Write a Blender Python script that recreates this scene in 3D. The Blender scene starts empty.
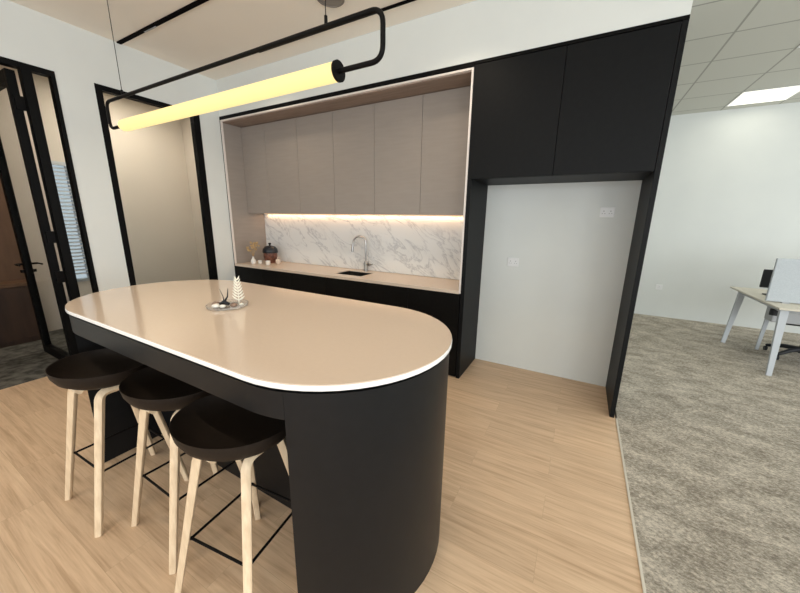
import bpy, bmesh, math, random
from mathutils import Vector, Matrix
S = bpy.context.scene
C = S.collection
PI = math.pi
random.seed(4)

# ------------------------------------------------------------------ materials
def mat(name, col, rough=.5, metal=0, spec=.5, emis=None, es=0, trans=0, ior=1.45, coat=0):
    m = bpy.data.materials.new(name); m.use_nodes = True
    b = m.node_tree.nodes['Principled BSDF']
    b.inputs['Base Color'].default_value = (*col, 1)
    b.inputs['Roughness'].default_value = rough
    b.inputs['Metallic'].default_value = metal
    b.inputs['Specular IOR Level'].default_value = spec
    b.inputs['IOR'].default_value = ior
    b.inputs['Transmission Weight'].default_value = trans
    b.inputs['Coat Weight'].default_value = coat
    if emis:
        b.inputs['Emission Color'].default_value = (*emis, 1)
        b.inputs['Emission Strength'].default_value = es
    return m

def noisy(m, c1, c2, scale=(1, 1, 1), nscale=5, detail=6, lo=.35, hi=.65, bump=0, bscale=None, rough=None, dist=0, mid=None):
    nt = m.node_tree; N = nt.nodes; L = nt.links; b = N['Principled BSDF']
    tc = N.new('ShaderNodeTexCoord'); mp = N.new('ShaderNodeMapping'); mp.inputs['Scale'].default_value = scale
    nz = N.new('ShaderNodeTexNoise'); nz.inputs['Scale'].default_value = nscale
    nz.inputs['Detail'].default_value = detail; nz.inputs['Distortion'].default_value = dist
    rp = N.new('ShaderNodeValToRGB'); e = rp.color_ramp.elements
    e[0].position = lo; e[0].color = (*c1, 1); e[1].position = hi; e[1].color = (*c2, 1)
    if mid:
        q = rp.color_ramp.elements.new((lo + hi) / 2); q.color = (*mid, 1)
    L.new(tc.outputs['Object'], mp.inputs[0]); L.new(mp.outputs[0], nz.inputs['Vector'])
    L.new(nz.outputs['Fac'], rp.inputs[0]); L.new(rp.outputs[0], b.inputs['Base Color'])
    if bump:
        bp = N.new('ShaderNodeBump'); bp.inputs['Strength'].default_value = bump; bp.inputs['Distance'].default_value = .01
        L.new(nz.outputs['Fac'], bp.inputs['Height']); L.new(bp.outputs[0], b.inputs['Normal'])
    return m

WALL = noisy(mat('wall_paint', (.7, .72, .69), .85), (.685, .71, .69), (.71, .735, .71), nscale=2.2)
CEIL = noisy(mat('ceiling_paint', (.66, .62, .56), .9), (.87, .825, .745), (.885, .84, .76), nscale=1.5)
BEIGE = noisy(mat('beige_wall_paint', (.62, .55, .45), .85), (.60, .535, .465), (.64, .57, .495), nscale=1.3)
BLACK = noisy(mat('black_laminate', (.006, .006, .006), .5, spec=.12), (.0045, .0042, .004), (.006, .0055, .005), nscale=30)
BLACKI = noisy(mat('charcoal_laminate', (.01, .01, .01), .42, spec=.28), (.0062, .0066, .0075), (.0075, .008, .009), nscale=25)
FRAME = mat('black_aluminium', (.004, .004, .004), .5, spec=.1)
METALB = mat('black_powder_coat', (.004, .0035, .0035), .5, spec=.12)
TAUPE = noisy(mat('taupe_laminate', (.29, .245, .21), .5), (.30, .262, .232), (.318, .278, .246), scale=(1, 1, 9), nscale=4)
TAUPEW = noisy(mat('taupe_wood_lining', (.26, .18, .14), .55), (.25, .185, .15), (.31, .235, .195), scale=(1, 12, 12), nscale=4)
TRIMW = mat('white_edge_trim', (.72, .66, .62), .5)
TOP = noisy(mat('cream_quartz', (.72, .6, .5), .12), (.66, .535, .43), (.67, .545, .438), nscale=60)
TOP.node_tree.nodes['Principled BSDF'].inputs['Coat Weight'].default_value = .25
TOPK = noisy(mat('cream_quartz_worktop', (.7, .58, .48), .25), (.66, .55, .45), (.70, .585, .48), nscale=60)
EDGE = mat('daylit_stone_edge', (.88, .88, .87), .15)  # daylight falling on the stone edge, put into a whiter colour
BLACKT = noisy(mat('black_cupboard_laminate', (.006, .006, .006), .5, spec=.16), (.0052, .0055, .006), (.0065, .007, .0075), nscale=30)
STEEL = mat('brushed_steel', (.42, .41, .40), .28, 1)
DSTEEL = mat('dark_steel', (.06, .055, .05), .35, .8)
ASH = noisy(mat('pale_ash_wood', (.78, .62, .44), .5), (.66, .50, .33), (.78, .62, .43), scale=(14, 14, 1.2), nscale=5)
SEATM = noisy(mat('dark_brown_plastic', (.02, .016, .013), .55, spec=.18), (.015, .0105, .008), (.018, .013, .0098), nscale=80)
GLASS = mat('clear_glass', (.95, .98, .97), .02, trans=1, ior=1.08, spec=.5)
TRAYG = mat('tray_glass', (.9, .88, .85), .05, trans=.85, ior=1.3)
WHITEC = mat('white_ceramic', (.82, .80, .76), .35)
PLASTW = mat('white_plastic', (.78, .79, .79), .4)
SCREW = mat('dark_socket_hole', (.3, .3, .3), .6)
DRY = noisy(mat('dried_flower', (.55, .38, .16), .8), (.38, .25, .11), (.58, .42, .22), nscale=40)
POTD = mat('black_glazed_ceramic', (.015, .017, .022), .2)
COPPER = noisy(mat('copper_brown_glaze', (.15, .05, .03), .3), (.06, .022, .014), (.20, .075, .045), nscale=25)
FEATH = mat('ivory_paper', (.80, .77, .66), .7)
STONE = noisy(mat('white_pebble', (.8, .79, .74), .6), (.7, .68, .62), (.85, .84, .8), nscale=20)
BROWNO = noisy(mat('brown_shell', (.2, .12, .08), .5), (.12, .07, .05), (.32, .21, .15), nscale=40)
GREYM = mat('grey_metal', (.40, .41, .42), .45, .3)
DESKL = mat('pale_grey_paint', (.50, .53, .56), .45)
DESKT = noisy(mat('cream_desktop', (.66, .62, .52), .45), (.64, .60, .50), (.68, .64, .54), nscale=20)
SCREENF = noisy(mat('pale_grey_screen_fabric', (.50, .54, .58), .8), (.46, .50, .53), (.52, .56, .59), nscale=120)
CHAIRB = mat('black_chair_mesh', (.015, .016, .018), .6)
BROWNP = noisy(mat('brown_wood_veneer', (.16, .08, .04), .5), (.105, .055, .028), (.14, .075, .04), scale=(2, 2, .4), nscale=6)
BROWND = noisy(mat('dark_wood_veneer', (.07, .035, .02), .5), (.035, .018, .011), (.055, .028, .017), scale=(2, 2, .4), nscale=6)
BLIND = mat('blind_slat', (.50, .52, .54), .5)
TUBE = mat('warm_opal_tube', (.25, .2, .1), .5, spec=.2, emis=(1, .80, .34), es=1.05)
LEDM = mat('warm_led_strip', (1, .8, .6), .5, emis=(1, .62, .33), es=.85)
PANELE = mat('light_panel_diffuser', (.9, .9, .85), .5, emis=(1, .97, .80), es=1.1)
STRIPW = mat('pale_metal_strip', (.62, .58, .50), .4, .3)
SLOT = mat('black_slot', (.004, .003, .003), .7, spec=.03)
GREYD = mat('grey_grille', (.22, .20, .18), .7)

def marble():
    m = mat('white_marble', (.8, .8, .8), .22)
    nt = m.node_tree; N = nt.nodes; L = nt.links; b = N['Principled BSDF']
    tc = N.new('ShaderNodeTexCoord'); mp = N.new('ShaderNodeMapping')
    mp.inputs['Scale'].default_value = (.75, 1, 2.3)
    m0 = N.new('ShaderNodeMapping'); m0.inputs['Rotation'].default_value = (0, math.radians(-36), 0)
    n1 = N.new('ShaderNodeTexNoise'); n1.inputs['Scale'].default_value = 2.5; n1.inputs['Detail'].default_value = 9
    n1.inputs['Roughness'].default_value = .62; n1.inputs['Distortion'].default_value = .6
    sub = N.new('ShaderNodeMath'); sub.operation = 'SUBTRACT'; sub.inputs[1].default_value = .5
    ab = N.new('ShaderNodeMath'); ab.operation = 'ABSOLUTE'
    r = N.new('ShaderNodeValToRGB'); e = r.color_ramp.elements
    e[0].position = 0; e[0].color = (.50, .51, .53, 1); e[1].position = .04; e[1].color = (.80, .81, .80, 1)
    q = r.color_ramp.elements.new(.012); q.color = (.69, .70, .70, 1)
    n2 = N.new('ShaderNodeTexNoise'); n2.inputs['Scale'].default_value = 1.6; n2.inputs['Detail'].default_value = 5
    r2 = N.new('ShaderNodeValToRGB'); e2 = r2.color_ramp.elements
    e2[0].position = .33; e2[0].color = (0, 0, 0, 1); e2[1].position = .52; e2[1].color = (1, 1, 1, 1)
    mx = N.new('ShaderNodeMix'); mx.data_type = 'RGBA'
    mx.inputs[6].default_value = (.79, .80, .79, 1)
    L.new(tc.outputs['Object'], m0.inputs[0]); L.new(m0.outputs[0], mp.inputs[0]); L.new(mp.outputs[0], n1.inputs['Vector']); L.new(mp.outputs[0], n2.inputs['Vector'])
    L.new(n1.outputs['Fac'], sub.inputs[0]); L.new(sub.outputs[0], ab.inputs[0]); L.new(ab.outputs[0], r.inputs[0])
    L.new(n2.outputs['Fac'], r2.inputs[0]); L.new(r2.outputs[0], mx.inputs[0]); L.new(r.outputs[0], mx.inputs[7])
    L.new(mx.outputs[2], b.inputs['Base Color'])
    return m
MARBLE = marble()

def woodfloor():
    m = mat('oak_vinyl_planks', (.6, .45, .3), .38)
    nt = m.node_tree; N = nt.nodes; L = nt.links; b = N['Principled BSDF']
    tc = N.new('ShaderNodeTexCoord')
    br = N.new('ShaderNodeTexBrick'); br.offset = .37
    br.inputs['Scale'].default_value = 1; br.inputs['Brick Width'].default_value = 1.22; br.inputs['Row Height'].default_value = .18
    br.inputs['Mortar Size'].default_value = .0008; br.inputs['Mortar Smooth'].default_value = .2
    br.inputs['Color1'].default_value = (.0, .0, .0, 1); br.inputs['Color2'].default_value = (1, 1, 1, 1); br.inputs['Mortar'].default_value = (.5, .5, .5, 1)
    L.new(tc.outputs['Object'], br.inputs['Vector'])
    # shift the grain from plank to plank
    sc = N.new('ShaderNodeVectorMath'); sc.operation = 'SCALE'; sc.inputs['Scale'].default_value = 7
    ad = N.new('ShaderNodeVectorMath'); ad.operation = 'ADD'
    L.new(br.outputs['Color'], sc.inputs[0]); L.new(tc.outputs['Object'], ad.inputs[0]); L.new(sc.outputs[0], ad.inputs[1])
    mp = N.new('ShaderNodeMapping'); mp.inputs['Scale'].default_value = (.8, 13, 1)
    L.new(ad.outputs[0], mp.inputs[0])
    n1 = N.new('ShaderNodeTexNoise'); n1.inputs['Scale'].default_value = 2.2; n1.inputs['Detail'].default_value = 7
    n1.inputs['Roughness'].default_value = .6; n1.inputs['Distortion'].default_value = .7
    L.new(mp.outputs[0], n1.inputs['Vector'])
    mf = N.new('ShaderNodeMapping'); mf.inputs['Scale'].default_value = (2.5, 70, 1); nf = N.new('ShaderNodeTexNoise'); nf.inputs['Scale'].default_value = 2; nf.inputs['Detail'].default_value = 4
    L.new(ad.outputs[0], mf.inputs[0]); L.new(mf.outputs[0], nf.inputs['Vector'])
    mg = N.new('ShaderNodeMix'); mg.inputs[0].default_value = .3; L.new(n1.outputs['Fac'], mg.inputs[2]); L.new(nf.outputs['Fac'], mg.inputs[3])
    r = N.new('ShaderNodeValToRGB'); e = r.color_ramp.elements
    e[0].position = .32; e[0].color = (.45, .30, .182, 1); e[1].position = .68; e[1].color = (.72, .53, .355, 1)
    q = e.new(.5); q.color = (.615, .435, .285, 1)
    L.new(mg.outputs[0], r.inputs[0])
    hs = N.new('ShaderNodeHueSaturation')
    mr = N.new('ShaderNodeMapRange'); mr.inputs['To Min'].default_value = .95; mr.inputs['To Max'].default_value = 1.05
    L.new(br.outputs['Color'], mr.inputs['Value']); L.new(mr.outputs[0], hs.inputs['Value']); L.new(r.outputs[0], hs.inputs['Color'])
    mx = N.new('ShaderNodeMix'); mx.data_type = 'RGBA'; mx.inputs[7].default_value = (.33, .22, .13, 1)
    ml = N.new('ShaderNodeMath'); ml.operation = 'MULTIPLY'; ml.inputs[1].default_value = .5
    L.new(br.outputs['Fac'], ml.inputs[0]); L.new(ml.outputs[0], mx.inputs[0]); L.new(hs.outputs[0], mx.inputs[6])
    L.new(mx.outputs[2], b.inputs['Base Color'])
    return m
WOOD = woodfloor()

def carpetmat():
    m = mat('mottled_grey_carpet', (.4, .37, .32), .95, spec=.1)
    nt = m.node_tree; N = nt.nodes; L = nt.links; b = N['Principled BSDF']
    tc = N.new('ShaderNodeTexCoord'); mp = N.new('ShaderNodeMapping')
    mp.inputs['Rotation'].default_value = (0, 0, math.radians(25)); mp.inputs['Scale'].default_value = (1, 1.6, 1)
    L.new(tc.outputs['Object'], mp.inputs[0])
    def nz(s, d, ro):
        n = N.new('ShaderNodeTexNoise'); n.inputs['Scale'].default_value = s; n.inputs['Detail'].default_value = d; n.inputs['Roughness'].default_value = ro
        L.new(mp.outputs[0], n.inputs['Vector']); return n
    a = nz(4.5, 5, .65); c = nz(40, 6, .9)
    mx = N.new('ShaderNodeMix'); mx.inputs[0].default_value = .70
    L.new(a.outputs['Fac'], mx.inputs[2]); L.new(c.outputs['Fac'], mx.inputs[3])
    r = N.new('ShaderNodeValToRGB'); e = r.color_ramp.elements
    e[0].position = .42; e[0].color = (.27, .232, .185, 1); e[1].position = .58; e[1].color = (.80, .73, .62, 1)
    q = e.new(.5); q.color = (.49, .44, .36, 1)
    L.new(mx.outputs[0], r.inputs[0]); L.new(r.outputs[0], b.inputs['Base Color'])
    bp = N.new('ShaderNodeBump'); bp.inputs['Strength'].default_value = .9; bp.inputs['Distance'].default_value = .02
    L.new(c.outputs['Fac'], bp.inputs['Height']); L.new(bp.outputs[0], b.inputs['Normal'])
    return m
CARPET = carpetmat()

def tilemat():
    m = mat('ceiling_tiles', (.5, .5, .46), .9)
    nt = m.node_tree; N = nt.nodes; L = nt.links; b = N['Principled BSDF']
    tc = N.new('ShaderNodeTexCoord'); mp = N.new('ShaderNodeMapping')
    mp.inputs['Location'].default_value = (-.93, -.04, 0)
    br = N.new('ShaderNodeTexBrick'); br.offset = 0; br.inputs['Scale'].default_value = 1
    br.inputs['Brick Width'].default_value = .6; br.inputs['Row Height'].default_value = .6
    br.inputs['Mortar Size'].default_value = .009; br.inputs['Mortar Smooth'].default_value = .1
    br.inputs['Color1'].default_value = (.60, .60, .54, 1); br.inputs['Color2'].default_value = (.63, .63, .57, 1)
    br.inputs['Mortar'].default_value = (.36, .36, .32, 1)
    L.new(tc.outputs['Object'], mp.inputs[0]); L.new(mp.outputs[0], br.inputs['Vector']); L.new(br.outputs['Color'], b.inputs['Base Color'])
    return m
TILE = tilemat()

# ------------------------------------------------------------------ mesh helpers
def box(bm, x0, x1, y0, y1, z0, z1, M=None):
    vs = [bm.verts.new(Vector((x, y, z))) for x in (x0, x1) for y in (y0, y1) for z in (z0, z1)]
    if M: 
        for v in vs: v.co = M @ v.co
    for f in ((0, 1, 3, 2), (4, 6, 7, 5), (0, 4, 5, 1), (2, 3, 7, 6), (0, 2, 6, 4), (1, 5, 7, 3)):
        bm.faces.new([vs[i] for i in f])
    return bm
def tube(bm, pts, r, n=12, cap=True, sect=None, up=None):
    """sweep a round (or given) section along points"""
    pts = [Vector(p) for p in pts]; rings = []
    T = []
    for i in range(len(pts)):
        a = pts[max(i - 1, 0)]; b = pts[min(i + 1, len(pts) - 1)]; T.append((b - a).normalized())
    u = Vector(up) if up else (Vector((0, 0, 1)) if abs(T[0].z) < .9 else Vector((0, 1, 0)))
    for i, p in enumerate(pts):
        t = T[i]; s = t.cross(u).normalized(); w = s.cross(t).normalized(); u = w
        rr = r[i] if isinstance(r, (list, tuple)) else r
        if sect: ring = [bm.verts.new(p + s * a * rr + w * b * rr) for a, b in sect]
        else: ring = [bm.verts.new(p + (s * math.cos(2 * PI * k / n) + w * math.sin(2 * PI * k / n)) * rr) for k in range(n)]
        rings.append(ring)
    m = len(rings[0])
    for a, b in zip(rings, rings[1:]):
        for k in range(m): bm.faces.new([a[k], a[(k + 1) % m], b[(k + 1) % m], b[k]])
    if cap: bm.faces.new(rings[0][::-1]); bm.faces.new(rings[-1])
    return bm
def lathe(bm, prof, cx=0, cy=0, n=32, z0=0, closed=False):
    rings = []
    for r, z in prof:
        if r < 1e-5: rings.append([bm.verts.new((cx, cy, z0 + z))])
        else: rings.append([bm.verts.new((cx + r * math.cos(2 * PI * k / n), cy + r * math.sin(2 * PI * k / n), z0 + z)) for k in range(n)])
    pr = list(zip(rings, rings[1:]))
    if closed: pr.append((rings[-1], rings[0]))
    for a, b in pr:
        if len(a) == 1 and len(b) == 1: continue
        for k in range(n):
            j = (k + 1) % n
            if len(a) == 1: bm.faces.new([a[0], b[j], b[k]])
            elif len(b) == 1: bm.faces.new([a[k], a[j], b[0]])
            else: bm.faces.new([a[k], a[j], b[j], b[k]])
    return bm
def prism(bm, poly, z0, z1):
    a = [bm.verts.new((x, y, z0)) for x, y in poly]; b = [bm.verts.new((x, y, z1)) for x, y in poly]
    n = len(poly)
    for k in range(n): bm.faces.new([a[k], a[(k + 1) % n], b[(k + 1) % n], b[k]])
    bm.faces.new(a[::-1]); bm.faces.new(b)
    return bm
def fillet(pts, r, n=6):
    pts = [Vector(p) for p in pts]; out = [pts[0]]
    for i in range(1, len(pts) - 1):
        p = pts[i]; a = (pts[i - 1] - p); b = (pts[i + 1] - p)
        d = min(r, a.length * .49, b.length * .49)
        A = p + a.normalized() * d; B = p + b.normalized() * d
        for k in range(n + 1):
            t = k / n; out.append(A * (1 - t) ** 2 + p * 2 * t * (1 - t) + B * t * t)
    out.append(pts[-1]); return out
def obj(name, bm, m, parent=None, smooth=False, bevel=0, origin=None, seg=2):
    bmesh.ops.recalc_face_normals(bm, faces=bm.faces[:])
    me = bpy.data.meshes.new(name)
    o = bpy.data.objects.new(name, me)
    if parent is None and origin is None:
        origin = sum((v.co for v in bm.verts), Vector()) / len(bm.verts); origin = Vector((origin.x, origin.y, min(v.co.z for v in bm.verts)))
        if m in (WOOD, CARPET, TILE): origin = Vector((0, 0, 0))
    if parent is not None: off = Vector(parent['_o']) ; 
    else: off = Vector(origin)
    bmesh.ops.translate(bm, verts=bm.verts[:], vec=-off)
    bm.to_mesh(me); bm.free()
    me.materials.append(m)
    C.objects.link(o)
    if parent is not None: o.parent = parent
    else: o.location = off
    o['_o'] = list(off)
    if smooth:
        for p in me.polygons: p.use_smooth = True
        try: me.set_sharp_from_angle(angle=math.radians(40))
        except Exception: pass
    if bevel:
        md = o.modifiers.new('bevel', 'BEVEL'); md.width = bevel; md.segments = seg; md.limit_method = 'ANGLE'; md.angle_limit = math.radians(40)
    return o
def tag(o, label, cat, group=None):
    o['label'] = label; o['category'] = cat
    if group: o['group'] = group
    return o
def thing(name, label, cat, loc, group=None):
    o = bpy.data.objects.new(name, None); C.objects.link(o); o.location = loc; o.empty_display_size = .1
    o['_o'] = list(loc)
    return tag(o, label, cat, group)
def struct(name, bm, m, bevel=0, parent=None):
    o = obj(name, bm, m, parent=parent, bevel=bevel)
    if parent is None: o['kind'] = 'structure'
    return o
def B(*a): 
    bm = bmesh.new(); box(bm, *a); return bm
def NB(): return bmesh.new()

# ------------------------------------------------------------------ key dimensions (metres)
YK = 2.914; YB = 3.485; XL = -4.315; XR = .411; ZT = 2.809; ZC = 3.23; ZO = 3.17; YF = 6.83
XE = 6.2; YS = -3.6                       # right wall, wall behind the viewpoint
XM = -6.15                                # far wall of the meeting room

# ------------------------------------------------------------------ shell
struct('floor', B(XL - .1, XR + .01, YS, YB, -.1, 0), WOOD)
bm = NB(); box(bm, XR + .022, XE, YS, YF, -.1, 0.003); box(bm, XL, XR + .022, YB + .12, YF, -.1, .003)
struct('floor_office', bm, CARPET)
struct('floor_meeting_room', B(XM - .1, XL - .1, -1.5, 3.6, -.1, .002), noisy(mat('dimmed_grey_carpet', (.1, .1, .1), .95, spec=.1), (.055, .054, .05), (.15, .146, .132), nscale=14, detail=8))  # dimmer light of this room painted in as a darker carpet colour
struct('trim_1', B(XR + .01, XR + .022, YS, YK, -.1, .005), STRIPW)
# plaster ceiling with two recessed slots
struct('ceiling', B(XL, XR, YS, YK, ZC, ZC + .1), CEIL)
bm = NB(); box(bm, XR, XE, YS, YF, ZO, ZO + .1); box(bm, XL, XR, YB + .12, YF, ZO, ZO + .1)
struct('ceiling_office', bm, TILE)
struct('ceiling_meeting_room', B(XM, XL - .1, -1.5, 3.6, ZC, ZC + .1), CEIL)
# left wall with its openings
bm = NB()
box(bm, XL - .1, XL, YS, .20, 0, ZC); box(bm, XL - .1, XL, 1.374, 1.647, 0, ZC); box(bm, XL - .1, XL, 2.651, YB + .12, 0, ZC)
box(bm, XL - .1, XL, .20, 1.374, 2.789, ZC); box(bm, XL - .1, XL, 1.647, 2.651, 2.789, ZC)
struct('wall_left', bm, WALL)
# wall behind the kitchen, with the bulkhead above the cupboards
bm = NB(); box(bm, XL, XR, YB, YB + .12, 0, ZC); box(bm, XL, XR, YK + .002, YB, ZT + .001, ZC)
struct('wall_back', bm, WALL)
struct('wall_far', B(XL, XE, YF, YF + .1, 0, ZO), WALL)
# right wall and the wall behind the viewpoint, both with big window openings
bm = NB(); box(bm, XE, XE + .1, YS, YF, 0, .8); box(bm, XE, XE + .1, YS, YF, 2.7, ZO)
for a, b in ((YS, -2.6), (.2, .6), (3.4, 3.8), (6.4, YF)): box(bm, XE, XE + .1, a, b, .8, 2.7)
struct('wall_right', bm, WALL)
bm = NB(); box(bm, XL, XE, YS - .1, YS, 0, .5); box(bm, XL, XE, YS - .1, YS, 2.8, ZC)
for a, b in ((XL, -3.6), (-.9, -.6), (2.4, 2.7), (5.4, XE)): box(bm, a, b, YS - .1, YS, .5, 2.8)
struct('wall_front', bm, WALL)
# meeting room behind the glass
bm = NB(); box(bm, XM - .1, XM, 1.318, 1.66, 0, ZC); box(bm, XM - .1, XM, 2.36, 3.6, 0, ZC)
box(bm, XM - .1, XM, 1.66, 2.36, 0, .62); box(bm, XM - .1, XM, 1.66, 2.36, 2.22, ZC)
box(bm, XM, XL - .1, 3.45, 3.55, 0, ZC)
struct('wall_meeting_room', bm, BEIGE)
struct('wall_meeting_room_panelled', B(XM - .1, XM, -1.5, 1.316, 0, ZC), BROWNP)
struct('wall_meeting_room_side', B(XM, XL - .1, -1.6, -1.5, 0, ZC), BEIGE)

# glazing in the left wall -------------------------------------------------
def glazed(name, y0, y1, f0, f1, ft):
    bm = NB(); x0, x1 = XL - .075, XL + .004
    box(bm, x0, x1, y0, y0 + f0, 0.003, 2.787); box(bm, x0, x1, y1 - f1, y1, 0.003, 2.787)
    box(bm, x0, x1, y0 + f0, y1 - f1, 2.787 - ft, 2.787); box(bm, x0, x1, y0 + f0, y1 - f1, 0.003, ft)
    o = struct(name, bm, FRAME)
    obj('pane', B(XL - .045, XL - .037, y0 + f0, y1 - f1, ft, 2.787 - ft), GLASS, o)
    return o
glazed('window_1', 1.649, 2.649, .055, .075, .045)
glazed('window_2', 1.158, 1.372, .066, .028, .045)
# door frame + open leaf
bm = NB(); box(bm, XL - .075, XL + .004, .202, .25, .003, 2.787); box(bm, XL - .075, XL + .004, .25, 1.156, 2.742, 2.787)
struct('door_frame', bm, FRAME).name = 'trim_2'
d = NB(); x0, x1, y0, y1 = -5.25, -4.395, 1.083, 1.143
box(d, x0, x0 + .08, y0, y1, .012, 2.73); box(d, x1 - .055, x1, y0, y1, .012, 2.73)
box(d, x0 + .08, x1 - .055, y0, y1, 2.64, 2.73); box(d, x0 + .08, x1 - .055, y0, y1, .012, .10)
D = struct('door_1', d, FRAME, bevel=.002)
obj('pane', B(x0 + .08, x1 - .055, 1.109, 1.117, .10, 2.64), GLASS, D)
for s, yy in ((-1, y0), (1, y1)):
    h = NB(); tube(h, [(x0 + .04, yy, 1.02), (x0 + .04, yy + s * .05, 1.02)], .011)
    tube(h, fillet([(x0 + .04, yy + s * .045, 1.02), (x0 + .04, yy + s * .055, 1.02), (x0 + .17, yy + s * .055, 1.02)], .01), .009)
    lathe(h, [(0, 0), (.022, 0), (.022, .03), (0, .03)], x0 + .04, yy + s * .012, 16, .93)
    obj('door_handle', h, METALB, D, smooth=True)
for z in (.9, 1.28, 2.42):
    obj('hinge', B(XL - .079, XL - .06, 1.10, 1.157, z, z + .11), METALB, D)
# meeting-room window with a blind
bm = NB(); xw = XM - .06
box(bm, xw, XM + .012, 1.662, 1.70, .622, 2.218); box(bm, xw, XM + .012, 2.32, 2.358, .622, 2.218)
box(bm, xw, XM + .012, 1.70, 2.32, .622, .66); box(bm, xw, XM + .012, 1.70, 2.32, 2.18, 2.218)
box(bm, xw, XM, 1.875, 1.89, .66, 2.18); box(bm, xw, XM, 2.1, 2.115, .66, 2.18)
W3 = struct('window_3', bm, DESKL)
obj('pane', B(XM - .05, XM - .044, 1.70, 2.32, .66, 2.18), GLASS, W3)
bl = thing('window_blind', 'pale venetian blind hanging in the meeting room window behind the narrow glass strip', 'blind', (XM + .03, 2.01, .9))
h = NB()
for k in range(30):
    z = .74 + k * .048
    M = Matrix.Translation((XM + .035, 0, z)) @ Matrix.Rotation(math.radians(28), 4, 'Y')
    box(h, -.018, .018, 1.70, 2.32, -.001, .001, M)
obj('slats', h, BLIND, bl)
obj('head_rail', B(XM + .015, XM + .055, 1.69, 2.33, 2.17, 2.20), BLIND, bl)

# glazing of the windows behind the viewpoint
i = 4
for a, b in ((-3.6, -.9), (-.6, 2.4), (2.7, 5.4)):
    f = NB(); box(f, a, a + .05, YS - .08, YS - .01, .5, 2.8); box(f, b - .05, b, YS - .08, YS - .01, .5, 2.8)
    box(f, a + .05, b - .05, YS - .08, YS - .01, .5, .55); box(f, a + .05, b - .05, YS - .08, YS - .01, 2.75, 2.8)
    box(f, (a + b) / 2 - .02, (a + b) / 2 + .02, YS - .08, YS - .01, .55, 2.75)
    struct('window_%d' % i, f, FRAME); i += 1
for a, b in ((-2.6, .2), (.6, 3.4), (3.8, 6.4)):
    f = NB(); box(f, XE + .01, XE + .08, a, a + .05, .8, 2.7); box(f, XE + .01, XE + .08, b - .05, b, .8, 2.7)
    box(f, XE + .01, XE + .08, a + .05, b - .05, .8, .85); box(f, XE + .01, XE + .08, a + .05, b - .05, 2.65, 2.7)
    box(f, XE + .01, XE + .08, (a + b) / 2 - .02, (a + b) / 2 + .02, .85, 2.65)
    struct('window_%d' % i, f, FRAME); i += 1

# meeting room low cabinet
mc = thing('low_cabinet', 'dark brown low cabinet with pale top edge, against the wood wall past the open door', 'cabinet', (-5.97, 0, .002))
obj('body', B(-6.147, -5.82, -1.2, 1.25, .003, .70), BROWND, mc)
obj('cabinet_top', B(-6.147, -5.80, -1.22, 1.27, .70, .735), BROWNP, mc, bevel=.002)
for k in range(4):
    obj('door', B(-5.82, -5.802, -1.19 + k * .61, -.59 + k * .61, .06, .69), BROWND, mc, bevel=.002)

# ------------------------------------------------------------------ kitchen
XT = -.949
# niche surround: taupe lining, pale edge, black outer frame
ns = thing('niche_surround', 'taupe wood lining with pale edge and thin black frame around the kitchen niche', 'panel', (-2.6, YK, .9))
bm = NB(); box(bm, XL + .003, XL + .028, YK + .02, YB - .002, .90, 2.74)
obj('side_panel', bm, TAUPE, ns)
obj('side_panel', B(XT - .004, XT + .004, YK + .02, YB - .002, .90, 2.74), TAUPE, ns)
obj('top_panel', B(XL + .003, XT + .004, YK + .02, YB - .002, 2.742, 2.765), TAUPEW, ns)
bm = NB(); box(bm, XL + .016, XL + .03, YK - .006, YK + .019, .90, 2.765); box(bm, XT - .012, XT + .004, YK - .006, YK + .019, .873, 2.765)
box(bm, XL + .03, XT - .012, YK - .006, YK + .019, 2.749, 2.765)
obj('edge_trim', bm, TRIMW, ns)
bm = NB(); box(bm, XL + .003, XL + .015, YK - .004, YK + .019, 0.003, ZT - .002); box(bm, XL + .015, XT + .004, YK - .004, YK + .019, 2.785, ZT - .002)
box(bm, XL + .015, XT + .004, YK - .004, YK + .019, 2.766, 2.785)
obj('outer_frame', bm, FRAME, ns)
# wall cabinets
YU = 3.19
xs = [XL + .031, -3.82, -3.243, -2.67, -2.10, -1.53, XT - .006]
words = ['first taupe wall cabinet from the left, narrow, against the niche side', 'second taupe wall cabinet from the left, above the dried flowers and dark pot',
         'third taupe wall cabinet from the left, above the stretch left of the sink', 'fourth taupe wall cabinet from the left, above the sink and tap',
         'second taupe wall cabinet from the right, above marble right of the tap', 'rightmost taupe wall cabinet, beside the tall black cupboard']
for k in range(6):
    a, b = xs[k] + .0012, xs[k + 1] - .0012
    t = thing('wall_cabinet', words[k], 'cabinet', ((a + b) / 2, YU, 1.6), 'taupe wall cabinets in the niche')
    obj('carcass', B(a, b, YU + .02, YB - .003, 1.612, 2.738), TAUPE, t)
    obj('door', B(a + .0006, b - .0006, YU, YU + .018, 1.60, 2.737), TAUPE, t, bevel=.0015)
# led strip
ls = thing('led_strip', 'warm glowing LED strip under the taupe wall cabinets', 'light', (-2.6, 3.42, 1.6))
obj('profile', B(-4.24, -1.0, 3.425, 3.455, 1.603, 1.611), GREYM, ls)
obj('diffuser', B(-4.24, -1.0, 3.43, 3.45, 1.599, 1.603), LEDM, ls)
# backsplash
tag(obj('backsplash', B(XL + .03, XT - .005, YB - .018, YB - .003, .902, 1.609), MARBLE), 'white marble backsplash with fine grey diagonal veins behind the sink', 'backsplash')
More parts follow.
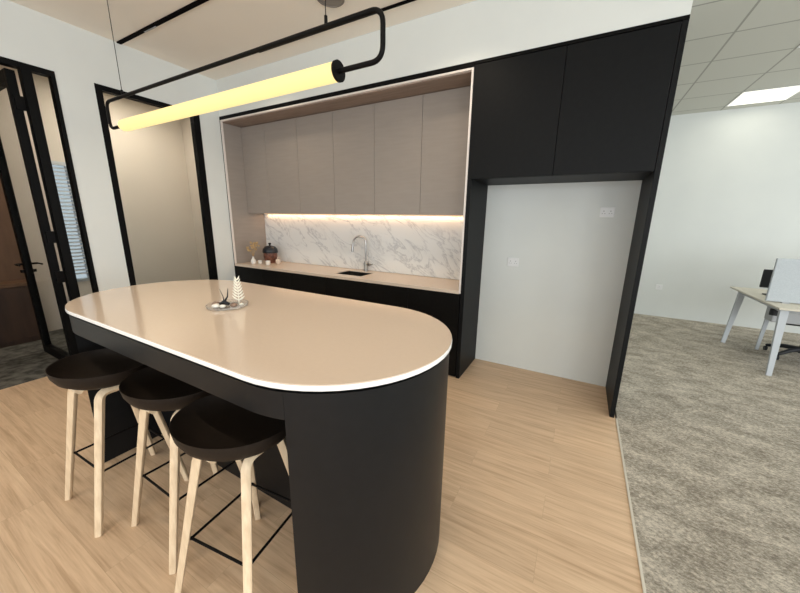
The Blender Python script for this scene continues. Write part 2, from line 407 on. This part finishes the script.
# worktop with sink cut-out
SX0, SX1, SY0, SY1 = -2.60, -2.20, 3.05, 3.34
bm = NB(); z0, z1 = .868, .898; wx0, wx1, wy0, wy1 = XL + .016, XT - .013, YK - .003, YB - .003
box(bm, wx0, SX0, wy0, wy1, z0, z1); box(bm, SX1, wx1, wy0, wy1, z0, z1); box(bm, SX0, SX1, wy0, SY0, z0, z1); box(bm, SX0, SX1, SY1, wy1, z0, z1)
tag(obj('worktop', bm, TOPK), 'cream stone worktop running along the kitchen niche under the marble', 'worktop')
sk = thing('kitchen_sink', 'small dark undermount sink set in the cream worktop below the tap', 'sink', ((SX0 + SX1) / 2, (SY0 + SY1) / 2, .72))
bm = NB(); g = .002
box(bm, SX0 + g, SX0 + .012, SY0 + g, SY1 - g, .72, .890); box(bm, SX1 - .012, SX1 - g, SY0 + g, SY1 - g, .72, .890)
box(bm, SX0 + .012, SX1 - .012, SY0 + g, SY0 + .012, .72, .890); box(bm, SX0 + .012, SX1 - .012, SY1 - .012, SY1 - g, .72, .890)
box(bm, SX0 + .012, SX1 - .012, SY0 + .012, SY1 - .012, .72, .73)
obj('basin', bm, DSTEEL, sk)
obj('drain', lathe(NB(), [(0, .731), (.04, .731), (.04, .735), (.03, .734), (0, .732)], -2.4, 3.2, 20), STEEL, sk, smooth=True)
# tap
FX, FY = -2.37, 3.405
tp = thing('kitchen_tap', 'tall steel gooseneck tap behind the sink against the marble', 'tap', (FX, FY, .898))
obj('base', lathe(NB(), [(0, 0), (.026, 0), (.026, .006), (.022, .012), (.022, .12), (.017, .128), (0, .128)], FX, FY, 24, .899), STEEL, tp, smooth=True)
arc = [(FX, FY, 1.02), (FX, FY, 1.25)]
dx, dy = -.97, -.25
for k in range(13):
    a = PI * k / 12 * 1.04; r = .085
    arc.append((FX + dx * (r - r * math.cos(a)), FY + dy * (r - r * math.cos(a)), 1.25 + r * math.sin(a)))
obj('spout', tube(NB(), arc, .0125, 14), STEEL, tp, smooth=True)
e = Vector(arc[-1]); obj('spray_head', tube(NB(), [e + Vector((0, 0, .004)), e + Vector((-.006, -.002, -.03)), e + Vector((-.012, -.004, -.10))], [.013, .016, .0175], 14), STEEL, tp, smooth=True)
bm = NB(); tube(bm, [(FX + .02, FY - .002, .985), (FX + .065, FY - .012, .985)], .017, 14); tube(bm, [(FX + .062, FY - .012, .985), (FX + .115, FY - .02, .998)], .006, 10)
tube(bm, [(FX + .048, FY - .01, 1.0), (FX + .048, FY - .01, 1.03)], .005, 8)
obj('lever', bm, STEEL, tp, smooth=True)
# base cabinets
n = 6; bx0, bx1 = XL + .017, XT - .001
bw = ['leftmost black base cabinet, under the dried flowers and dark pot', 'second black base cabinet from the left under the worktop', 'third black base cabinet from the left, just left of the sink',
      'black base cabinet directly under the sink', 'second black base cabinet from the right under the worktop', 'rightmost black base cabinet, next to the tall black cupboard']
for k in range(n):
    a = bx0 + (bx1 - bx0) * k / n + .001; b = bx0 + (bx1 - bx0) * (k + 1) / n - .001
    t = thing('base_cabinet', bw[k], 'cabinet', ((a + b) / 2, YK + .2, 0), 'black base cabinets under the worktop')
    cb = NB(); box(cb, a, b, YK + .022, YB - .003, .10, .70 if k in (2, 3) else .865)
    if k in (2, 3): box(cb, a, b, YK + .022, YK + .06, .70, .865)
    obj('carcass', cb, BLACK, t)
    obj('plinth', B(a, b, YK + .04, YK + .055, .001, .10), BLACK, t)
    obj('door', B(a + .001, b - .001, YK + .001, YK + .02, .012, .862), BLACK, t, bevel=.0015)
# tall black surround with overhead cupboards
ts = thing('tall_cupboard', 'tall black cupboard surround with two overhead doors above the empty fridge bay', 'cupboard', (-.27, YK, 0))
obj('side_panel', B(XT + .005, -.908, YK, YB - .003, .001, 1.899), BLACKT, ts, bevel=.001)
obj('side_panel', B(.378, XR, YK, YB - .003, .001, 2.784), BLACKT, ts, bevel=.001)
obj('carcass', B(XT + .013, .376, YK + .021, YB - .003, 1.900, 2.783), BLACKT, ts)
obj('top_fascia', B(XT + .005, XR, YK - .004, YK + .02, 2.785, ZT - .002), FRAME, ts)
obj('door', B(XT + .006, -.266, YK, YK + .02, 1.902, 2.782), BLACKT, ts, bevel=.0015)
obj('door', B(-.262, .375, YK, YK + .02, 1.902, 2.782), BLACKT, ts, bevel=.0015)
# sockets
def socket(x, y, z, label, dbl=True):
    t = thing('wall_socket', label, 'socket', (x, y, z))
    w = .055 if dbl else .045
    obj('plate', B(x - w, x + w, y - .009, y - .001, z - .043, z + .043), PLASTW, t, bevel=.003)
    for s in ((-.026, .026) if dbl else (0,)):
        bm = NB()
        box(bm, x + s - .003, x + s + .003, y - .0098, y - .009, z + .004, z + .014)
        box(bm, x + s - .013, x + s - .006, y - .0098, y - .009, z - .014, z - .009); box(bm, x + s + .006, x + s + .013, y - .0098, y - .009, z - .014, z - .009)
        obj('pin_holes', bm, SCREW, t)
        obj('switch', B(x + s - .006, x + s + .006, y - .012, y - .0092, z + .018, z + .034), PLASTW, t, bevel=.001)
socket(-.59, YB, 1.142, 'white wall socket low on the left in the empty fridge bay')
socket(.165, YB, 1.64, 'white wall socket high on the right in the empty fridge bay')
socket(1.238, YF, .508, 'white wall socket low on the far office wall', False)

# things on the worktop
ZW_ = .8985
vx, vy = -4.10, 3.07
tag(obj('vase', lathe(NB(), [(0, 0), (.028, 0), (.036, .02), (.034, .045), (.014, .075), (.011, .095), (.014, .10), (.009, .098), (.009, .03), (0, .02)], vx, vy, 24, ZW_), WHITEC, smooth=True),
    'small white bottle vase holding dried flowers at the left end of worktop', 'vase')
fl = thing('dried_flowers', 'bunch of golden dried flowers standing in the small white vase', 'flowers', (vx, vy, ZW_ + .102))
st = NB()
for k in range(16):
    a = random.uniform(0, 2 * PI); rr = random.uniform(.02, .115); zz = random.uniform(.18, .31)
    p = Vector((vx + rr * math.cos(a), vy + rr * math.sin(a) * .8, ZW_ + zz))
    tube(st, [(vx, vy, ZW_ + .102), (vx + .15 * (p.x - vx), vy + .15 * (p.y - vy), ZW_ + .12), p], .0012, 5)
    hd = NB()
    for j in range(6):
        q = p + Vector([random.uniform(-.009, .009) for _ in range(3)])
        bmesh.ops.create_icosphere(hd, subdivisions=1, radius=random.uniform(.009, .013), matrix=Matrix.Translation(q))
    obj('flower_head', hd, DRY, fl)
obj('stems', st, DRY, fl)
cup = [(0, 0), (.022, 0), (.027, .01), (.028, .045), (.025, .045), (.024, .012), (0, .008)]
tag(obj('tea_cup', lathe(NB(), cup, -4.035, 3.13, 24, ZW_), WHITEC, smooth=True), 'small white cup between the flower vase and the dark pot', 'cup')
cup2 = [(r * 1.15, z * 1.2) for r, z in cup]
tag(obj('tea_cup', lathe(NB(), cup2, -3.845, 3.11, 24, ZW_), WHITEC, smooth=True), 'small white cup in front of the dark lidded pot', 'cup')
jx, jy = -3.975, 3.27
tp2 = thing('lidded_pot', 'dark lidded pot with brown lower half in the corner of the worktop', 'pot', (jx, jy, ZW_))
obj('pot_body', lathe(NB(), [(0, 0), (.06, 0), (.084, .035), (.098, .10), (.096, .145), (0, .145)], jx, jy, 28, ZW_), COPPER, tp2, smooth=True)
obj('lid', lathe(NB(), [(0, .146), (.103, .146), (.108, .165), (.10, .205), (.072, .238), (.024, .252), (0, .254)], jx, jy, 28, ZW_), POTD, tp2, smooth=True)
obj('knob', lathe(NB(), [(0, .253), (.012, .253), (.010, .262), (.022, .276), (.017, .290), (0, .293)], jx, jy, 16, ZW_), POTD, tp2, smooth=True)
tag(obj('sugar_bowl', lathe(NB(), [(0, 0), (.02, 0), (.034, .02), (.036, .05), (.03, .07), (.012, .08), (0, .082)], -3.775, 3.23, 24, ZW_), TOPK, smooth=True),
    'small beige lidded bowl right of the dark pot by the marble', 'bowl')

# ------------------------------------------------------------------ island
CY = 1.1025; RT = .501; CXR, CXL = -.908, -2.310; ZI = 1.053
def stadium(r, x0=CXL, x1=CXR, n=28):
    P = [(x1 + r * math.cos(a), CY + r * math.sin(a)) for a in [(-PI / 2 + PI * k / n) for k in range(n + 1)]]
    P += [(x0 + r * math.cos(a), CY + r * math.sin(a)) for a in [(PI / 2 + PI * k / n) for k in range(n + 1)]]
    return P
isl = thing('kitchen_island', 'long black island with rounded ends and a cream stone top', 'island', (-1.65, CY, 0))
obj('countertop', prism(NB(), stadium(RT - .0015), ZI - .004, ZI), TOP, isl, smooth=True)
eb = obj('daylit_edge', prism(NB(), stadium(RT), ZI - .023, ZI - .004), EDGE, isl, smooth=True, bevel=.003, seg=2)
eb['label'] = 'glossy edge of the stone top, coloured white for the daylight on it'
obj('shadow_gap', prism(NB(), stadium(RT - .028), ZI - .036, ZI - .023), FRAME, isl, smooth=True)
rb = RT - .010; xa, xb, yr = -.762, -2.50, 1.0; zb = ZI - .036; N_ = 28
aR = math.atan2(-math.sqrt(rb ** 2 - (xa - CXR) ** 2), xa - CXR)
aL = math.atan2(-math.sqrt(rb ** 2 - (xb - CXL) ** 2), xb - CXL) + 2 * PI
P = [(CXR + rb * math.cos(a), CY + rb * math.sin(a)) for a in [aR + (PI / 2 - aR) * k / N_ for k in range(N_ + 1)]]
P += [(CXL + rb * math.cos(a), CY + rb * math.sin(a)) for a in [PI / 2 + (aL - PI / 2) * k / N_ for k in range(N_ + 1)]]
P += [(xb, yr), (xa, yr)]
obj('body', prism(NB(), P, .001, zb), BLACKI, isl, smooth=True)
P = [(CXL + rb * math.cos(a), CY + rb * math.sin(a)) for a in [aL + (1.5 * PI - aL) * k / 5 for k in range(6)]]
P += [(CXR + rb * math.cos(a), CY + rb * math.sin(a)) for a in [-PI / 2 + (aR + PI / 2) * k / 6 for k in range(7)]]
P += [(xa - .001, CY - rb + .07), (xb + .001, CY - rb + .07)]
P[0] = (xb + .001, P[0][1]); P[-3] = (xa - .001, P[-3][1])
obj('apron', prism(NB(), P, zb - .10, zb - .001), BLACKI, isl, smooth=True)

# tray with ornaments
tx, ty, tz = -2.03 * .845, 1.292 * .845, ZI + .0005
tag(obj('round_tray', lathe(NB(), [(0, 0), (.12, 0), (.14, .006), (.143, .022), (.139, .022), (.136, .009), (.118, .004), (0, .004)], tx, ty, 40, tz), TRAYG, smooth=True),
    'clear round glass tray of ornaments on the island top', 'tray')
z = tz + .0045
def ico(bm, c, r, sc=(1, 1, 1), s=2):
    bmesh.ops.create_icosphere(bm, subdivisions=s, radius=r, matrix=Matrix.Translation(c) @ Matrix.Diagonal((*sc, 1)))
ft = thing('paper_tree', 'ivory feather-like paper tree standing on the round tray', 'ornament', (tx - .02, ty + .09, z))
bx_, by_ = tx + .012, ty + .085
obj('stem', tube(NB(), [(bx_, by_, z), (bx_ + .003, by_, z + .10), (bx_ - .012, by_, z + .185)], [.004, .003, .001], 8), FEATH, ft)
lf = NB()
for k in range(8):
    zz = z + .025 + k * .0195; L_ = .042 * (1 - k / 10) + .008
    for s in (-1, 1):
        a = Vector((bx_, by_, zz)); b_ = a + Vector((s * L_ * .8, s * L_ * .45, .03)); c_ = a + Vector((s * L_ * .55, s * L_ * .3, .002))
        w = Vector((0, .0012, 0)); u = Vector((0, 0, .012))
        tube(lf, [a, (a + b_) / 2 + Vector((0, 0, -.004)), b_], [.002, .0062, .001], 8)
obj('leaves', lf, FEATH, ft, smooth=True)
tag(obj('ornament_branch', tube(tube(tube(NB(), [(tx - .04, ty, z + .02), (tx - .005, ty + .01, z + .07), (tx + .005, ty + .012, z + .13)], [.010, .005, .002], 8), [(tx - .04, ty, z + .02), (tx - .06, ty + .01, z + .06), (tx - .10, ty + .012, z + .115)], [.005, .003, .001], 8),
    [(tx - .075, ty - .01, z + .006), (tx - .04, ty, z + .022), (tx + .0, ty + .01, z + .012)], [.010, .017, .012], 8), POTD, smooth=True),
    'dark forked twig ornament with thin prongs on the round tray', 'ornament')
bm = NB(); ico(bm, (tx - .105, ty - .02, z + .024), .034, (1, 1, .65)); bmesh.ops.bisect_plane(bm, geom=bm.verts[:] + bm.edges[:] + bm.faces[:], plane_co=(0, 0, z + .024), plane_no=(0, 0, -1), clear_outer=True)
bmesh.ops.holes_fill(bm, edges=bm.edges[:]); bmesh.ops.translate(bm, verts=bm.verts[:], vec=(0, 0, -.0235))
tag(obj('shell', bm, BROWNO, smooth=True), 'brown domed shell at the left of the round tray', 'shell')
pb = [(-.01, -.085, .026, 'white pebble nearest the front rim of the round tray'), (.028, -.058, .021, 'white pebble right of the front one on the tray'), (-.045, -.055, .019, 'white pebble left of the front one on the tray')]
for ax, ay, r, lb in pb:
    bm = NB(); ico(bm, (tx + ax, ty + ay, z + r * .62), r, (1.25, .9, .6)); tag(obj('pebble', bm, STONE, smooth=True), lb, 'pebble', 'white pebbles on the tray')
bm = NB(); ico(bm, (tx + .075, ty + .0, z + .017), .024, (1.2, 1, .68)); tag(obj('shell', bm, BROWNO, smooth=True), 'mottled brown shell at the right of the round tray', 'shell')
bm = NB(); ico(bm, (tx + .088, ty + .052, z + .012), .016, (1, 1, .7)); tag(obj('pebble', bm, STONE, smooth=True), 'small pale pebble at the far right of the round tray', 'pebble', 'white pebbles on the tray')

piv = Vector((tx, ty, tz))
for o in C.objects:
    if o.parent is None and o.name.split('.')[0] in ('round_tray', 'paper_tree', 'ornament_branch', 'shell', 'pebble'):
        k = .76; o.location = piv + Vector(((o.location.x - piv.x) * k, (o.location.y - piv.y) * k, (o.location.z - piv.z) * k))
        o.scale = (.8, .8, .86) if o.name == 'paper_tree' else (k, k, k)

# ------------------------------------------------------------------ stools
def make_stool():
    t = thing('bar_stool', 'stool', 'stool', (0, 0, 0), 'bar stools at the island')
    bm = NB(); n = 48; R = .214
    prof = [(0, .002), (.4, .006), (.7, .018), (.86, .036), (.95, .058), (.985, .080), (1.0, .081), (1.0, .076), (.975, .046), (.90, .018), (.74, -.003), (.45, -.010), (0, -.012)]
    rings = []
    for q, (f, z) in enumerate(prof):
        if f == 0: rings.append([bm.verts.new((0, 0, .721 + z))]); continue
        ring = []
        for k in range(n):
            a = 2 * PI * k / n; cx, cy = math.cos(a), math.sin(a)
            rr = R * f * (1 + .09 * abs(cx) ** 2) 
            lift = .012 * (-cy) * f ** 3
            ring.append(bm.verts.new((rr * cx, rr * cy * .97, .721 + z + lift)))
        rings.append(ring)
    for a, b in zip(rings, rings[1:]):
        for k in range(n):
            j = (k + 1) % n
            if len(a) == 1: bm.faces.new([a[0], b[k], b[j]])
            elif len(b) == 1: bm.faces.new([a[j], a[k], b[0]])
            else: bm.faces.new([a[j], a[k], b[k], b[j]])
    obj('seat', bm, SEATM, t, smooth=True)
    h0 = .208; zt = .690
    sec = [(-.0165, -.013), (-.011, -.0165), (.011, -.0165), (.0165, -.013), (.0165, .013), (.011, .0165), (-.011, .0165), (-.0165, .013)]
    tops = [(-.078, -.115), (.122, -.072), (.078, .115), (-.092, .095)]
    feet = [(-h0, -h0), (h0, -h0), (h0, h0), (-h0, h0)]
    for (tx_, ty_), (fx, fy), (ex, ey) in zip(tops, feet, ((1, 0), (0, 1), (-1, 0), (0, -1))):
        top = Vector((tx_, ty_, zt)); foot = Vector((fx, fy, .0155)); end = top + Vector((ex, ey, 0)) * .09
        pts = fillet([foot, top, end], .04, 8)
        d = NB(); tube(d, pts, [.82] + [1.0] * (len(pts) - 1), sect=sec, up=(-fx * 3, -fy * 3, .2))
        for v in d.verts:
            if v.co.z < .04: v.co.z = .001
        obj('leg', d, ASH, t, smooth=True)
    zr = .292
    fr = NB(); kz = zr / zt; c = [(f_[0] + (p_[0] - f_[0]) * kz + (.014 if f_[0] < 0 else -.014), f_[1] + (p_[1] - f_[1]) * kz + (.014 if f_[1] < 0 else -.014), zr) for f_, p_ in zip(feet, tops)]
    for k in range(4): 
        a, b = Vector(c[k]), Vector(c[(k + 1) % 4]); e = (b - a).normalized() * .005
        tube(fr, [a - e, b + e], .0055, 8)
    obj('footrest', fr, METALB, t, smooth=True)
    br = NB(); box(br, -.08, .08, -.012, .012, .698, .7075); box(br, -.012, .012, -.08, .08, .6985, .707)
    obj('seat_bracket', br, METALB, t)
    return t
st0 = make_stool()
labs = ['dark-seated bar stool with pale wooden legs, nearest the camera by the island\'s near end', 'middle of the three dark-seated bar stools along the island',
        'farthest dark-seated bar stool, at the island\'s far left end']
for k, (x, y, a) in enumerate([(-1.094, .683, 4), (-1.608, .732, -4), (-2.118, .636, -1.5)]):
    r = st0 if k == 0 else st0.copy()
    if k:
        C.objects.link(r)
        for ch in [c for c in st0.children]:
            c = ch.copy(); C.objects.link(c); c.parent = r
    r.location = (x, y, 0); r.rotation_euler = (0, 0, math.radians(a)); r['label'] = labs[k]

# ------------------------------------------------------------------ pendant lamp
PY = 1.135; kk = PY / 1.3; zt_, zb_ = 1.55 + .825 * kk, 1.55 + .639 * kk
pl = thing('pendant_lamp', 'long glowing tube pendant in a thin black bent frame above the island', 'lamp', (-1.83, PY, zb_))
xl, xr = -3.075 * kk, -1.052 * kk
obj('glowing_tube', lathe(NB(), [(0, 0), (.018, .003), (.029, .011), (.0335, .024), (.0345, .05), (.0345, xr - xl), (.03, xr - xl), (0, xr - xl)], 0, 0, 32), TUBE, pl, smooth=True)
g = pl.children[0]
for v in g.data.vertices:
    p = v.co + Vector(pl['_o']); v.co = Vector((xl + p.z, PY + p.x, zb_ + p.y)) - Vector(pl['_o'])
obj('end_cap', tube(NB(), [(xr + .001, PY, zb_), (xr + .011, PY, zb_)], .0375, 28), METALB, pl, smooth=True)
fl_, fr_ = -3.262 * kk, -.812 * kk
fr = fillet([(xl + .01, PY, zb_), (fl_, PY, zb_), (fl_, PY, zt_), (fr_, PY, zt_), (fr_, PY, zb_), (xr + .01, PY, zb_)], .05, 8)
obj('frame', tube(NB(), fr, .0095, 12, up=(0, 1, 0)), METALB, pl, smooth=True)
cl = -3.0 * kk; cr = -1.108 * kk
for x in (cl, cr):
    obj('cord_fitting', tube(NB(), [(x, PY, zt_ + .008), (x, PY, zt_ + .035)], .0065, 10), METALB, pl, smooth=True)
    obj('cord', tube(NB(), [(x, PY, zt_ + .03), (x, PY, ZC - .001)], .0018, 6), METALB, pl)
    obj('ceiling_mount', tube(NB(), [(x, PY, ZC - .015), (x, PY, ZC - .001)], .016, 16), METALB, pl)

# ceiling fittings
tr = thing('ceiling_track', 'short black linear track on the ceiling reaching the left wall', 'track light', (-3.4, 1.91, ZC - .012))
obj('housing', B(XL + .01, -2.55, 1.888, 1.925, ZC - .012, ZC - .001), SLOT, tr)
obj('spot_insert', B(-3.82, -3.62, 1.912, 1.924, ZC - .016, ZC - .012), GREYM, tr)
def dl(x, y, lb): 
    t = thing('ceiling_speaker', lb, 'ceiling fitting', (x, y, ZC))
    obj('rim', lathe(NB(), [(.105, 0), (.11, -.008), (.098, -.010), (.098, 0)], x, y, 28, ZC - .0005, closed=True), GREYD, t, smooth=True)
    obj('grille', lathe(NB(), [(0, -.006), (.097, -.006), (.097, -.001), (0, -.001)], x, y, 28, ZC), GREYD, t)
dl(-1.96, 2.36, 'round grey ceiling disc beside the right cord of the pendant')
tr2 = thing('ceiling_track', 'long thin black track on the ceiling parallel to the kitchen bulkhead', 'track light', (-1.5, 2.6, ZC - .012))
obj('housing', B(-3.19, -.3, 2.655, 2.68, ZC - .012, ZC - .001), SLOT, tr2)

# ------------------------------------------------------------------ office
def panel(x, y, lb):
    t = thing('ceiling_light', lb, 'ceiling light', (x, y, ZO), 'square ceiling light panels')
    bm = NB(); a = .3
    box(bm, x - a, x + a, y - a, y - a + .015, ZO - .006, ZO - .001); box(bm, x - a, x + a, y + a - .015, y + a, ZO - .006, ZO - .001)
    box(bm, x - a, x - a + .015, y - a + .015, y + a - .015, ZO - .006, ZO - .001); box(bm, x + a - .015, x + a, y - a + .015, y + a - .015, ZO - .006, ZO - .001)
    obj('frame', bm, PLASTW, t)
    obj('diffuser', B(x - a + .015, x + a - .015, y - a + .015, y + a - .015, ZO - .004, ZO - .001), PANELE, t)
panel(1.83, 6.34, 'lit square ceiling panel nearest the far office wall')
panel(1.83, 4.54, 'lit square ceiling panel cut off by the right edge of the photo')

dk = thing('office_desk', 'white bench desk with splayed pale grey legs in the carpeted office', 'desk', (2.6, 5.3, .003))
obj('desk_top', B(1.842, 3.6, 4.66, 5.97, .715, .735), DESKT, dk, bevel=.003)
obj('under_frame', tube(tube(tube(NB(), [(1.92, 4.76, .69), (1.92, 5.87, .69)], .024, 4), [(1.93, 4.8, .69), (3.5, 4.8, .69)], .022, 4), [(1.93, 5.83, .69), (3.5, 5.83, .69)], .022, 4), DESKL, dk)
sec = [(-.027, -.016), (.027, -.016), (.027, .016), (-.027, .016)]
for fx, fy, px_, py_ in ((1.905, 4.66, 1.91, 4.74), (1.835, 5.73, 1.92, 5.80), (3.55, 4.66, 3.48, 4.78), (3.55, 5.93, 3.48, 5.85)):
    obj('leg', tube(NB(), [(fx, fy, .004), (px_, py_, .70)], [.75, 1.2], sect=sec, up=(0, 1, 0)), DESKL, dk)
obj('leg', tube(NB(), [(2.13, 5.63, .004), (2.13, 5.55, .70)], [.55, .8], sect=sec, up=(0, 1, 0)), DESKL, dk)
obj('cable_tray', B(1.96, 3.4, 5.05, 5.22, .50, .69), GREYM, dk, bevel=.01)
obj('cable_port', lathe(NB(), [(0, .59), (.035, .59), (.035, .655), (0, .655)], 1.945, 5.0, 16), CHAIRB, dk)
sc_ = thing('desk_screen', 'pale grey privacy screen standing on the white office desk', 'screen', (2.5, 5.0, .736))
obj('screen_panel', B(1.845, 3.3, 4.97, 5.0, .745, 1.212), SCREENF, sc_, bevel=.008)
for x in (2.0, 3.1): obj('bracket', B(x - .03, x + .03, 4.965, 5.005, .736, .75), GREYM, sc_)
mn = thing('monitor', 'small dark monitor behind the pale desk screen', 'monitor', (2.1, 5.45, .736))
obj('monitor_panel', B(1.925, 2.35, 5.40, 5.43, .83, 1.045), CHAIRB, mn, bevel=.008)
obj('stand', B(2.07, 2.13, 5.43, 5.45, .745, .93), CHAIRB, mn); obj('foot', B(2.0, 2.2, 5.36, 5.52, .736, .745), CHAIRB, mn)
# office chair base under the desk
oc = thing('office_chair', 'black office chair under the white desk, its base showing', 'chair', (2.44, 5.45, .003))
cx_, cy_ = 2.44, 5.45
obj('gas_stem', tube(NB(), [(cx_, cy_, .12), (cx_, cy_, .42)], .03, 14), CHAIRB, oc, smooth=True)
for k in range(5):
    a = 2 * PI * k / 5 + 2.45
    e = Vector((cx_ + .3 * math.cos(a), cy_ + .3 * math.sin(a), .075))
    obj('base_arm', tube(NB(), [(cx_, cy_, .13), ((cx_ + e.x) / 2, (cy_ + e.y) / 2, .12), e], [.03, .025, .018], 8), CHAIRB, oc, smooth=True)
    obj('castor', tube(NB(), [e + Vector((-.012, 0, -.041)), e + Vector((.012, 0, -.041))], .028, 14), CHAIRB, oc, smooth=True)
obj('seat', B(cx_ - .24, cx_ + .24, cy_ - .1, cy_ + .32, .42, .47), CHAIRB, oc, bevel=.02)

# ------------------------------------------------------------------ lights
def area(name, loc, rot, sx, sy, power, col, spread=180):
    l = bpy.data.lights.new(name, 'AREA'); l.shape = 'RECTANGLE'; l.size = sx; l.size_y = sy; l.energy = power; l.color = col
    l.spread = math.radians(spread)
    o = bpy.data.objects.new(name, l); C.objects.link(o); o.location = loc; o.rotation_euler = rot; return o
DAY = (.93, .97, 1.0)
for a, b, e in ((-3.6, -.9, 55), (-.6, 2.4, 80), (2.7, 5.4, 120)):
    area('window_daylight', ((a + b) / 2, YS - .12, 1.65), (PI / 2, 0, 0), b - a - .1, 2.2, e, DAY)
for a, b, e in ((-2.6, .2, 130), (.6, 3.4, 85), (3.8, 6.4, 70)):
    area('window_daylight', (XE + .13, (a + b) / 2, 1.75), (0, PI / 2, 0), 1.8, b - a - .1, e, DAY)
for x, y in ((1.83, 4.54), (3.63, 4.54), (1.83, 1.5), (3.63, 1.5), (1.83, -1.5)):
    area('ceiling_panel_lamp', (x, y, ZO - .012), (0, 0, 0), .55, .55, 8, (1, .95, .82))
for x, y in ((-3.4, .2), (-2.0, .2), (-.6, .2), (-3.2, 2.35), (-1.0, 2.35), (-2.0, -1.5)):  # warm fill spots added to brighten the kitchen, without fittings
    l = bpy.data.lights.new('kitchen_fill_spot', 'SPOT'); l.energy = 28; l.color = (1, .84, .64); l.spot_size = math.radians(130); l.spot_blend = .8; l.shadow_soft_size = .05
    o = bpy.data.objects.new('kitchen_fill_spot', l); C.objects.link(o); o.location = (x, y, ZC - .03)
area('led_strip_lamp', (-2.62, 3.44, 1.597), (0, 0, 0), 3.2, .015, 4.2, (1, .62, .34))
area('ceiling_panel_lamp', (1.83, 6.34, ZO - .012), (0, 0, 0), .55, .55, 1.5, (1, .95, .78))
area('meeting_room_lamp', (-5.3, 2.4, ZC - .02), (0, 0, 0), .6, .6, 28, (1, .90, .76))
area('meeting_room_lamp', (-5.3, .2, ZC - .02), (0, 0, 0), .3, .3, 5, (1, .8, .55))
# light of the glowing tube: along its axis, above and below
w = bpy.data.worlds.new('World'); S.world = w; w.use_nodes = True
bg = w.node_tree.nodes['Background']; bg.inputs[0].default_value = (.80, .90, 1, 1); bg.inputs[1].default_value = .6

# ------------------------------------------------------------------ camera
f, pitch, yaw, roll = 324.9474, .2329, -.5018, .0161
f, pitch, yaw, roll = CAMP = (324.9474, .2329, -.5018, .0161)
F = Vector((math.sin(yaw) * math.cos(pitch), math.cos(yaw) * math.cos(pitch), -math.sin(pitch)))
R = Vector((math.cos(yaw), -math.sin(yaw), 0)); U = R.cross(F)
R2 = R * math.cos(roll) + U * math.sin(roll); U2 = -R * math.sin(roll) + U * math.cos(roll)
cd = bpy.data.cameras.new('camera'); cd.sensor_width = 36; cd.lens = f / 800 * 36; cd.clip_start = .02; cd.clip_end = 100
co = bpy.data.objects.new('camera', cd); C.objects.link(co)
M = Matrix((R2, U2, -F)).transposed().to_4x4(); M.translation = (0, 0, 1.55); co.matrix_world = M
S.camera = co
for o in list(bpy.data.objects):
    if '_o' in o: del o['_o']
S.view_settings.view_transform = 'Standard'; S.view_settings.look = 'None'; S.view_settings.gamma = 1; S.view_settings.exposure = 0
try: S.view_settings.use_curve_mapping = False
except Exception: pass
